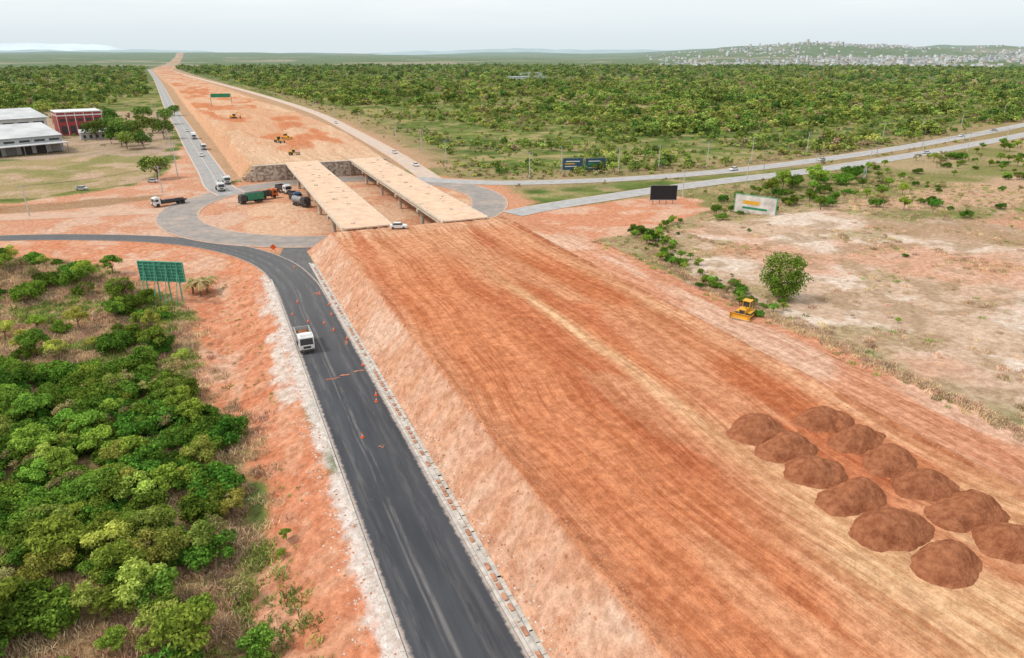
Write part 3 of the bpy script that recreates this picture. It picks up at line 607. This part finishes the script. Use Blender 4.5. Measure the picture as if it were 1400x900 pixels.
def truck(loc,rz,bed='tipper',cab=white,bedm=white,L=8.5):
    b=MB();f=-L/2
    b.box((0,.3,.85),(.9,L-1.2,.3),3)
    pr=[(f,.55),(f,1.5),(f+.22,2.75),(f+.45,2.95),(f+2.1,2.95),(f+2.15,.75),(f+1.9,.75),(f+1.7,1.15),(f+.85,1.15),(f+.6,.55)]
    b.prism(pr,-1.2,1.2,0)
    b.add([(-1.05,f-.012,1.58),(1.05,f-.012,1.58),(1.0,f+.185,2.62),(-1.0,f+.185,2.62)],[(0,1,2,3)],1)
    for s in(-1,1):
        b.box((s*1.205,f+1.05,2.1),(.02,1.0,.75),1);b.box((s*1.38,f+.25,2.1),(.12,.2,.6),3)
        b.box((s*.9,f-.03,.95),(.35,.06,.2),5)
    b.box((0,f-.05,.6),(2.35,.2,.35),3);b.box((0,f-.02,1.15),(1.2,.04,.4),3);b.box((0,f+1.2,3.08),(1.9,1.3,.22),0,tx=.9,ty=.7)
    for y in(f+1.28,L/2-1.1,L/2-2.3):
        for s in(-1,1): wheel(b,s*1.05,y)
    y0=f+2.45;y1=L/2;cy=(y0+y1)/2;l=y1-y0
    if bed=='tipper':
        b.box((0,cy,1.2),(2.4,l,.15),4)
        for s in(-1,1):
            b.box((s*1.2,cy,1.9),(.1,l,1.35),4)
            for j in range(5): b.box((s*1.28,y0+.3+j*(l-.6)/4,1.9),(.08,.12,1.3),4)
        b.box((0,y0,2.05),(2.4,.1,1.65),4);b.box((0,y1,1.85),(2.4,.1,1.25),4);b.box((0,cy,1.75),(2.25,l-.2,.5),6,tx=.6,ty=.7)
    elif bed=='tank':
        b.cyl((0,y0+.1,2.05),(0,y1,2.05),1.1,1.1,18,4);b.box((0,cy,1.1),(1.6,l,.25),3);b.cyl((0,cy,3.1),(0,cy,3.35),.35,.35,10,3)
    elif bed=='box':
        b.box((0,cy,2.25),(2.5,l,2.3),4);b.box((0,y1+.02,2.25),(2.3,.04,2.1),3);b.box((0,cy,3.42),(2.4,l-.1,.05),0)
    else:
        b.box((0,cy,1.25),(2.5,l,.18),4);b.box((0,y0,1.9),(2.4,.1,1.2),4)
        for s in(-1,1): b.box((s*1.22,cy,1.5),(.06,l,.35),4)
        for j in range(4): b.box((random.uniform(-.4,.4),y0+1+j*(l-1.4)/4,1.6),(1.5,l/5.5,.55),3)
    return b.build('truck',[cab,glass,tyre,darkm,bedm,lamp,pile_m],loc,rz,.03)
def car(loc,rz,col=white,name='car'):
    b=MB()
    b.prism([(-2.1,.35),(-2.15,.72),(-1.95,.88),(-1.0,.98),(1.6,1.0),(2.05,.92),(2.1,.4),(1.8,.3),(-1.9,.3)],-.86,.86,0)
    b.box((0,.25,1.22),(1.56,2.5,.5),1,tx=.86,ty=.72);b.box((0,.25,1.49),(1.36,1.75,.06),0)
    for s in(-1,1):
        for y in(-1.3,1.3): wheel(b,s*.78,y,.32,.2)
        b.box((s*.62,-2.13,.68),(.3,.06,.14),4);b.box((s*.62,2.08,.75),(.3,.06,.14),5)
    return b.build(name,[col,glass,tyre,steel,lamp,red],loc,rz,.05)
def bulldozer(loc,rz,s=1):
    b=MB()
    for sd in(-1,1):
        x=sd*1.05
        pr=[(1.6+.5*math.cos(a),.5+.5*math.sin(a)) for a in np.linspace(-math.pi/2,math.pi/2,7)]+[(-1.6+.5*math.cos(a),.5+.5*math.sin(a)) for a in np.linspace(math.pi/2,3*math.pi/2,7)]
        b.prism(pr,x-.3,x+.3,1)
        for k in range(16): b.box((x,-1.7+k*.226,1.02),(.62,.08,.06),1)
        b.box((x,0,.5),(.66,2.3,.3),0);b.box((sd*1.0,0,1.1),(.75,2.6,.12),0)
        b.box((sd*1.42,-1.2,.55),(.14,3.0,.25),0);b.cyl((sd*.45,-1.5,1.35),(sd*.5,-2.55,.9),.07,.07,8,3)
    b.box((0,-.9,1.3),(1.15,1.9,.95),0,ty=.97);b.box((0,-1.87,1.25),(.95,.05,.75),1);b.cyl((.3,-.9,1.7),(.3,-.9,2.4),.07,.07,8,1)
    b.box((0,.75,1.15),(1.4,1.5,.8),0);b.box((0,.55,2.1),(1.3,1.25,1.1),2,tx=.92,ty=.92)
    for sx in(-.62,.62):
        for sy in(-.05,1.15): b.box((sx,sy,2.15),(.1,.1,1.25),0)
    b.box((0,.55,2.82),(1.5,1.5,.14),0)
    bl=[(-2.62,.1),(-2.48,.35),(-2.42,.7),(-2.5,1.05),(-2.68,1.25),(-2.74,1.22),(-2.56,1.0),(-2.5,.7),(-2.56,.38),(-2.72,.1)]
    b.prism(bl[::-1],-1.75,1.75,0);b.box((0,-2.68,.13),(3.5,.06,.2),3)
    for sd in(-1,1): b.box((sd*1.76,-2.62,.65),(.04,.35,1.1),0)
    b.box((0,1.85,.8),(1.5,.4,.35),0)
    for sx in(-.5,0,.5): b.box((sx,2.05,.5),(.1,.15,.8),1)
    return b.build('bulldozer',[yel,darkm,glass,steel],loc,rz,.025,s)
def roller(loc,rz):
    b=MB();b.cyl((-1.05,-1.7,.75),(1.05,-1.7,.75),.75,.75,20,3)
    for s in(-1,1): b.box((s*1.15,-1.4,.85),(.12,1.9,.3),0);wheel(b,s*.85,1.3,.75,.45)
    b.box((0,-.5,1.0),(2.3,.35,.4),0);b.box((0,1.4,1.35),(1.5,2.0,.8),0,ty=.9);b.box((0,.1,1.8),(1.3,1.1,1.3),1,tx=.92,ty=.92);b.box((0,.1,2.52),(1.5,1.4,.12),0)
    return b.build('road_roller',[yel,glass,tyre,steel],loc,rz,.03)
def grader(loc,rz):
    b=MB();b.box((0,-1.8,1.35),(.35,4.2,.4),0);b.box((0,2.1,1.45),(1.3,2.6,.9),0);b.box((0,.4,2.1),(1.35,1.3,1.7),1,tx=.9,ty=.9);b.box((0,.4,3.0),(1.5,1.5,.12),0)
    for s in(-1,1):
        wheel(b,s*1.0,-3.7,.65,.35)
        for y in(1.3,2.9): wheel(b,s*1.0,y,.65,.4)
    b.box((0,-1.2,.5),(3.6,.12,.6),3,M=Matrix.Rotation(.5,4,'Z'));b.cyl((0,-1.2,.8),(0,-1.2,.95),.8,.8,16,0)
    return b.build('road_grader',[yel,glass,tyre,steel],loc,rz,.03)
def excavator(loc,rz):
    b=MB()
    for sd in(-1,1):
        b.prism([(1.6+.4*math.cos(a),.4+.4*math.sin(a)) for a in np.linspace(-math.pi/2,math.pi/2,7)]+[(-1.6+.4*math.cos(a),.4+.4*math.sin(a)) for a in np.linspace(math.pi/2,3*math.pi/2,7)],sd*1.1-.28,sd*1.1+.28,3)
    b.cyl((0,0,.7),(0,0,1.0),.7,.7,14,3);b.box((0,.6,1.6),(2.5,3.0,1.1),0,tx=.97);b.box((-.75,-.8,2.2),(.95,1.5,1.6),1,tx=.9);b.box((-.75,-.8,3.05),(1.05,1.4,.1),0)
    def beam(p,q,w0,mi=0): b.cyl(Vector(p),Vector(q),w0,w0*.7,4,mi)
    beam((.2,-.8,1.8),(.2,-3.4,4.3),.35);beam((.2,-3.4,4.3),(.2,-5.6,3.2),.3);beam((.2,-5.5,3.3),(.2,-5.2,1.2),.25)
    b.prism([(-5.6,1.3),(-4.9,1.3),(-4.6,.7),(-4.9,.2),(-5.5,.1),(-5.0,.6)],-.35,.75,3)
    return b.build('excavator',[yel,glass,tyre,darkm],loc,rz,.02)
truck((10.3,111.5,.06),0,'tipper',white,mat('box_grey',(.42,.42,.40),.6,0,.15,1,.2),6.6)
truck((-14,250.5,.05),math.radians(-66),'flat',white,darkm,10.5)
truck((11,243,.1),math.radians(-70),'box',darkm,greenm,8);truck((16.5,249,.1),math.radians(110),'tipper',mat('truck_orange',(.55,.14,.03)),darkm,7)
truck((5,287,.08),math.radians(4),'tipper',white,white,8.5);truck((2.2,272,.08),math.radians(8),'tank',white,mat('tank_grey',(.4,.4,.4)),7.5)
truck((23,258,.1),math.radians(20),'tipper',white,darkm,8);truck((25,242,.1),math.radians(10),'tipper',mat('blue_paint',(.04,.10,.2)),darkm,8);truck((25.5,231,.1),math.radians(30),'tank',darkm,steel,7)
truck((-6,455,.08),math.radians(2),'box',white,white,8.5);truck((-1.5,400,.08),math.radians(2),'tipper',white,steel,8)
car((40.5,163.2,6.15),math.radians(70));car((71,257,0.05),math.radians(20));car((69,262,.05),.3,silver)
car((-21,300,.1),math.radians(60),silver);car((84,300,.1),0);car((86,345,.1),.1)
for x,y,r in[(-44,292,1.2),(205,233.5,-1.4),(262,240,-1.3),(330,238,1.2),(420,283,-1.3),(470,296,1.2),(-3,372,0),(88,520,0),(-10,500,0),(-24,700,0)]:
    car((x,y,max(hz(x,y),0)+.07),r,random.choice([white,silver,darkm,white]))
bulldozer((83.3,87.5,hz(83.3,87.5)-.02),math.radians(-62),1.0)
grader((33,362,hz(33,362)),.3);roller((34,313,hz(34,313)),1.2);bulldozer((38,377,hz(38,377)),.5,1);excavator((20,529,hz(20,529)),1.0)
def cone(x,y,s=1):
    b=MB();b.box((0,0,.03),(.45,.45,.06),0);b.cyl((0,0,.06),(0,0,.34),.17,.11,12,0);b.cyl((0,0,.34),(0,0,.5),.11,.085,12,1);b.cyl((0,0,.5),(0,0,.85),.085,.03,12,0)
    z=hz(x,y);z=z if z>.2 else .06
    b.build('traffic_cone',[orange,white],(x,y,z),random.random(),0,.9*s)
for x,y in[(12.9,78),(16.8,87),(17.2,89),(12.4,123),(17,125),(16,117),(15,121),(17.4,112),(17.5,131),(12,135),(17.6,100),(16.9,138),(10.2,128),(14.5,160),(20,176),(58,176)]: cone(x,y,1.0)
b=MB();b.cyl((-.5,0,0),(-.3,0,1.3),.03,.03,6,1);b.cyl((.5,0,0),(.3,0,1.3),.03,.03,6,1);b.box((0,-.03,1.35),(1.1,.05,1.1),0,M=Matrix.Rotation(math.pi/4,4,'Y'));b.build('road_work_sign',[orange,steel],(11.5,176,.05),-.3)
# ------------------------------------------------------------------ billboards
def billboard(p0,p1,z0,z1,base,front,back,name='billboard',posts=4,lattice=False,bright=None):
    p0=Vector((p0[0],p0[1],0));p1=Vector((p1[0],p1[1],0));d=p1-p0;L=d.length;ang=math.atan2(d.y,d.x);c=(p0+p1)/2
    b=MB();b.box((0,0,(z0+z1)/2),(L,.12,z1-z0),0);b.box((0,.09,(z0+z1)/2),(L-.05,.06,z1-z0-.05),1)
    for k in range(posts):
        x=-L/2+L*(k+.5)/posts;b.box((x,.25,(z1-.4+base)/2),(.22,.22,z1-.4-base),2)
        if lattice: b.cyl((x,.3,z1-1),(x,2.6,base),.09,.09,6,2)
    if lattice:
        for k in range(7): b.box((0,.2,z0+(z1-z0)*k/6),(L,.14,.14),2)
        for k in range(9): b.box((-L/2+L*k/8,.24,(z0+z1)/2),(.14,.12,z1-z0),2)
    for s in(-1,1): b.box((s*L/2,-.02,(z0+z1)/2),(.15,.2,z1-z0+.1),2)
    b.box((0,-.02,z1),(L,.2,.15),2)
    if bright:
        for(u,v,w,h,mi)in bright: b.box((-L/2+u*L,-.075,z0+v*(z1-z0)),(w*L,.03,h*(z1-z0)),mi)
    o=b.build(name,[front,back,steel if not lattice else mat('lattice_green',(.10,.36,.24),.6,0,.2,1,.1),white,yel,mat('sign_green',(.03,.22,.10))],(c.x,c.y,0),ang);return o
navy=mat('banner_navy',(.03,.08,.13),.6);blk=mat('banner_black',(.015,.015,.018),.7,0,.2,1,.05)
billboard((134,255),(142,252.5),1.6,6.4,-.1,navy,steel,bright=[(.5,.72,.7,.08,3),(.35,.52,.5,.1,4),(.4,.3,.6,.07,3)])
billboard((143,252.2),(151.5,250),1.4,6.2,-.1,navy,steel,bright=[(.5,.5,.75,.2,5),(.45,.75,.6,.08,3),(.4,.2,.5,.07,3)])
billboard((131.5,188),(139.5,184.5),1.4,6.3,-.3,blk,darkm,bright=[(.5,.02,.96,.02,3)])
billboard((144.2,162),(149.5,150.5),1.8,7.2,.3,mat('poster_white',(.6,.56,.52),.6,0,.3,.3,.1),greenm,lattice=True,bright=[(.5,.3,.6,.12,5),(.4,.6,.4,.2,4)])
billboard((-8.3,152.5),(-16.8,157.5),1.8,6.0,-3.2,mat('billboard_back_green',(.06,.24,.16),.7),mat('billboard_back_green',(.06,.24,.16),.7),lattice=True)
billboard((228,188),(233,191),2,6,-.1,mat('poster_white',(.6,.56,.52)),steel,posts=2,bright=[(.5,.5,.5,.3,5)])
b=MB();b.box((0,0,8.0),(16,.3,3.2),0);b.box((-3.5,-.17,8),(6.4,.05,2.4),1);b.box((4,-.17,8),(6,.05,2.4),1)
for s in(-8.5,8.5): b.cyl((s,0.2,-5),(s,.2,9),.25,.2,8,2)
b.box((0,.2,9.2),(17,.25,.25),2);b.build('overhead_traffic_sign',[mat('sign_green',(.03,.22,.10)),mat('sign_panel',(.03,.25,.13)),steel],(18,690,hz(18,690)+1),.0)
# ------------------------------------------------------------------ utility poles and wires
polem=mat('pole_concrete',(.50,.48,.45),.85,0,.15,1)
def pole(x,y,h=10.5,r=.2):
    b=MB();z=hz(x,y);b.cyl((0,0,-.5),(0,0,h),r,r*.6,8,0)
    b.box((0,0,h-.5),(2.4,.14,.14),1)
    for s in(-1.1,-.4,1.1): b.cyl((s,0,h-.42),(s,0,h-.15),.06,.04,6,2)
    b.build('utility_pole',[polem,steel,white],(x,y,z),math.radians(15));return Vector((x,y,z+h-.2))
P1=[(91,640),(94,560),(97,480),(101,400),(100,345),(98,300),(117,251),(137,262),(156,247),(176,247),(204,250),(231,252),(275,262),(353,283),(406,299),(474,321),(566,352),(700,395)]
tops=[pole(x,y) for x,y in P1]
P2=[(150,195),(185,203),(222,206),(262,214),(305,222),(353,233),(400,244),(450,257),(510,276)]
tops2=[pole(x,y,9.5) for x,y in P2]
tops3=[pole(x,y,9.5) for x,y in[(-53,249),(-17,275),(-12.5,310),(-14,350),(-17,400),(-21,460),(-26,530),(-32,620),(-40,720)]]
b=MB()
for T in(tops,tops2,tops3):
    for p,q in zip(T[:-1],T[1:]):
        for o_ in(-1.1,-.4,1.1):
            pr=None
            for k in range(7):
                t=k/6;v=p.lerp(q,t)+Vector((o_,0,-4*t*(1-t)*.9))
                if pr is not None:b.cyl(pr,v,.022,.022,3,0,False)
                pr=v
b.build('power_lines',[darkm])
for x,y in[(215,226.5),(255,233),(300,242),(345,252),(395,264)]:
    b=MB();b.cyl((0,0,0),(0,0,9),.12,.08,8,0);b.cyl((0,0,9),(0,-1.6,9.4),.05,.05,6,0);b.box((0,-1.9,9.4),(.25,.7,.12),0);b.build('street_lamp',[steel],(x,y,0),.2)
# ------------------------------------------------------------------ warehouse
roofm,nt,o=newmat('metal_roof');tc=N(nt,'ShaderNodeTexCoord').outputs['Object'];wv=N(nt,'ShaderNodeTexWave');wv.inputs['Scale'].default_value=1.2;wv.bands_direction='X';nt.links.new(tc,wv.inputs['Vector'])
c=mixc(nt,mapr(nt,noise(nt,tc,.12,5),.3,.7),(.48,.48,.48),(.68,.68,.67));c=mixc(nt,mth(nt,'MULTIPLY',wv.outputs['Fac'],.2),c,(.3,.3,.3));bsdf(nt,o,c,.5,.1)
wall=mat('warehouse_wall',(.50,.50,.49),.8,0,.1,.3,.1)
b=MB();W,D=72,40
b.box((-W/2,D/2,3.5),(W,D,7),0)
b.add([(-W-.6,-.8,7.02),(.6,-.8,7.02),(.6,D/2,11.5),(-W-.6,D/2,11.5),(-W-.6,D+.8,7.02),(.6,D+.8,7.02)],[(0,1,2,3),(3,2,5,4)],1)
b.add([(0,0,7),(0,D,7),(0,D/2,11.3)],[(0,1,2)],0)
b.box((-W/2,-.85,6.9),(W+1.2,.15,.5),3)
for k in range(12): b.box((-3-k*6,-.05,2.1),(4.2,.16,4.2),2 if k%3 else 3);b.box((-3-k*6,-.04,5.4),(4.2,.1,.9),2)
for k in range(13): b.box((-k*6,-.1,3.5),(.35,.3,7),0)
for k in range(5): b.box((.05,4+k*8,4.8),(.12,4,1),2)
b.box((-W/2,-4,4.3),(W,8,.25),1)
for k in range(9): b.cyl((-1-k*8.7,-7.7,0),(-1-k*8.7,-7.7,4.2),.15,.15,6,3)
b.build('warehouse',[wall,roofm,darkm,steel],(-68,425,0),math.radians(30),0,1.12)
b=MB();b.box((-35,20,5.5),(70,40,11),0)
b.add([(-71,-1,11.02),(1,-1,11.02),(1,20,15),(-71,20,15),(-71,41,11.02),(1,41,11.02)],[(0,1,2,3),(3,2,5,4)],1);b.add([(0,0,11),(0,40,11),(0,20,14.9)],[(0,1,2)],0)
for k in range(10): b.box((-4-k*7,-.04,8.5),(5,.1,1.4),2)
b.build('warehouse',[wall,roofm,darkm],(-84,492,0),math.radians(30),0,1.1)
b=MB();redw=mat('red_cladding',(.36,.05,.05),.6,0,.1,.5)
b.box((0,0,6),(22,20,12),0);b.box((0,-.1,10.5),(22.3,20.4,.6),1);b.box((0,0,12.3),(22.6,20.6,.5),1)
for k in range(5): b.box((-8.5+k*4.2,-10.05,3),(2.6,.15,4),2);b.box((-8.5+k*4.2,-10.05,8),(2.6,.15,1.6),2)
for k in range(6): b.box((-11.05+k*4.4,-10.1,6),(.25,.25,12),1)
b.build('red_industrial_building',[redw,white,darkm],(-72,520,0),math.radians(15),0,1.1)
b=MB();b.box((0,0,2),(14,8,4),0);b.add([(-7.5,-4.5,4.02),(7.5,-4.5,4.02),(7.5,0,5.6),(-7.5,0,5.6),(-7.5,4.5,4.02),(7.5,4.5,4.02)],[(0,1,2,3),(3,2,5,4)],1)
for k in range(4): b.box((-5+k*3.2,-4.05,1.7),(1.4,.12,1.8),2)
b.build('shed',[wall,roofm,darkm],(-60,480,0),math.radians(10))
b=MB()
fp=[(-110,372),(-62,396),(-26,388),(-20,420),(-24,520)]
for p,q in zip(fp[:-1],fp[1:]):
    p=Vector((*p,0));q=Vector((*q,0));n=int((q-p).length/3)
    for k in range(n):
        v=p.lerp(q,k/n);b.cyl(v,v+Vector((0,0,1.8)),.06,.06,5,0,False)
    for zz in(.5,1.1,1.7): b.cyl(p+Vector((0,0,zz)),q+Vector((0,0,zz)),.025,.025,3,0,False)
b.build('wire_fence',[polem])
# ------------------------------------------------------------------ palm clump
def palm(x,y,h):
    b=MB();b.cyl((0,0,-.3),(.2,0,h),.22,.16,8,0,False)
    for k in range(18):
        a=k*2.4;el=random.uniform(-.2,1.0);pv=Vector((.2,0,h));L=2.6
        for j in range(6):
            t=(j+1)/6;d=Vector((math.cos(a),math.sin(a),math.sin(el)-t*1.3)).normalized();nv=pv+d*L/6;s=Vector((-math.sin(a),math.cos(a),0))
            for sg in(-1,1):
                b.add([pv,nv,nv+s*sg*.5*(1-t*.6)+Vector((0,0,-.25))+d*.2,pv+s*sg*.45*(1-t*.6)+Vector((0,0,-.2))+d*.2],[(0,1,2,3)],1)
            pv=nv
    b.build('palm_tree',[bark,L_dry],(x,y,hz(x,y)))
palm(-6,156,3.6);palm(-4.6,158,3.2);palm(-7.5,158,2.8)
# ------------------------------------------------------------------ town and mountains
n=6500;a=np.radians(rng.uniform(34,64,n));r=rng.uniform(3300,7200,n);x=r*np.sin(a);y=r*np.cos(a)
dn=fbm(x,y,500,3,120);ok=(dn>.45)|(rng.random(n)<.06);ok&=(rng.random(n)<np.interp(np.degrees(a),[34,42,47,63],[.1,.4,.9,1]));x=x[ok];y=y[ok];z=H(x,y)
b=MB()
for X_,Y_,Z_ in zip(x,y,z):
    w=random.uniform(9,24);h=random.uniform(4,9) if random.random()<.96 else random.uniform(14,26);rz=random.random()*3
    b.box((X_,Y_,Z_+h/2-6),(w,random.uniform(9,18),h+12),random.choice([0,0,1,3,3]),rz)
    b.box((X_,Y_,Z_+h+.6),(w+.5,12,1),random.choice([2,2,2,0,1]),rz)
b.build('distant_town',[mat('town_white',(.62,.64,.65),.9,0,.1,.05),mat('town_grey',(.42,.46,.48),.9,0,.1,.05),mat('town_roof',(.46,.37,.34),.9,0,.1,.05),mat('town_cream',(.55,.52,.49),.9,0,.1,.05)])
b=MB()
for X_,Y_,w,h in[(560,1230,60,8),(600,1260,30,6),(700,1500,50,7)]: b.box((X_,Y_,h/2),(w,20,h),0,.3);b.box((X_,Y_,h+.4),(w+2,21,.8),1,.3)
b.build('distant_shed',[mat('town_white',(.62,.63,.63)),mat('town_grey',(.5,.5,.5))])
for nm,R,hs,col,sd in(('mountains',17500,230,(.56,.64,.68),5),('hills',13000,150,(.36,.44,.46),9)):  # ridge colours have atmospheric haze painted in, paler for the farther one
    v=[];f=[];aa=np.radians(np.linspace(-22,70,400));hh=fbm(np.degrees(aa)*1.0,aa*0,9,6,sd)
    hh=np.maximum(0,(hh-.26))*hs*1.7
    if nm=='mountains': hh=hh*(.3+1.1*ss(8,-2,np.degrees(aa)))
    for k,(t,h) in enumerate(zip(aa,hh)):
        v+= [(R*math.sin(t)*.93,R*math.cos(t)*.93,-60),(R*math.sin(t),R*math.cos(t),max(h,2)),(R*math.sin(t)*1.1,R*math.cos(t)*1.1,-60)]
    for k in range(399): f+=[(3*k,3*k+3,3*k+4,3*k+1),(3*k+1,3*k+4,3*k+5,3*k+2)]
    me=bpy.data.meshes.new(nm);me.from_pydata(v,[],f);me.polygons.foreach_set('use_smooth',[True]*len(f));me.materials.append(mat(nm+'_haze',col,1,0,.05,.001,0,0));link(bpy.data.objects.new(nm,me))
# ------------------------------------------------------------------ light, sky, camera
SUNAZ=-75;SUNEL=50
w=bpy.data.worlds.new('World');SC.world=w;w.use_nodes=True;nt=w.node_tree;nt.nodes.clear()
out=N(nt,'ShaderNodeOutputWorld');sk=N(nt,'ShaderNodeTexSky',sky_type='NISHITA');sk.sun_disc=False;sk.sun_elevation=math.radians(SUNEL);sk.sun_rotation=math.radians(SUNAZ);sk.dust_density=3
b1=N(nt,'ShaderNodeBackground');nt.links.new(sk.outputs[0],b1.inputs[0]);b1.inputs[1].default_value=.13
tc=N(nt,'ShaderNodeTexCoord').outputs['Generated']
cn=noise(nt,mapping(nt,tc,(1.5,1.5,14)),1.6,6,.6)
sx=N(nt,'ShaderNodeSeparateXYZ');nt.links.new(tc,sx.inputs[0])
cc=mixc(nt,mapr(nt,sx.outputs[2],-.005,.09),(.70,.79,.83),(.85,.90,.93))
cl=mth(nt,'MULTIPLY',mapr(nt,cn,.38,.66,0,.7),mapr(nt,sx.outputs[2],.02,.08))
cc=mixc(nt,cl,cc,(.96,.97,.98))
b2=N(nt,'ShaderNodeBackground');nt.links.new(cc,b2.inputs[0]);b2.inputs[1].default_value=1.14
mx=N(nt,'ShaderNodeMixShader');mx.inputs[0].default_value=.88;nt.links.new(b1.outputs[0],mx.inputs[1]);nt.links.new(b2.outputs[0],mx.inputs[2]);nt.links.new(mx.outputs[0],out.inputs[0])
sl=bpy.data.lights.new('sun','SUN');sl.energy=2.4;sl.angle=math.radians(10);sl.color=(1,.95,.88);so=link(bpy.data.objects.new('sun',sl))
az=math.radians(SUNAZ);el=math.radians(SUNEL);d=Vector((math.sin(az)*math.cos(el),math.cos(az)*math.cos(el),math.sin(el)));so.rotation_euler=d.to_track_quat('Z','Y').to_euler();so.location=(0,0,200)
cam=bpy.data.cameras.new('camera');cam.sensor_width=36;cam.lens=23.99;cam.clip_start=.5;cam.clip_end=60000
co=link(bpy.data.objects.new('camera',cam));co.location=(0,0,46);co.rotation_euler=(math.radians(90-21.9),0,math.radians(-23.53));SC.camera=co
SC.view_settings.view_transform='Standard';SC.view_settings.look='None';SC.view_settings.exposure=0
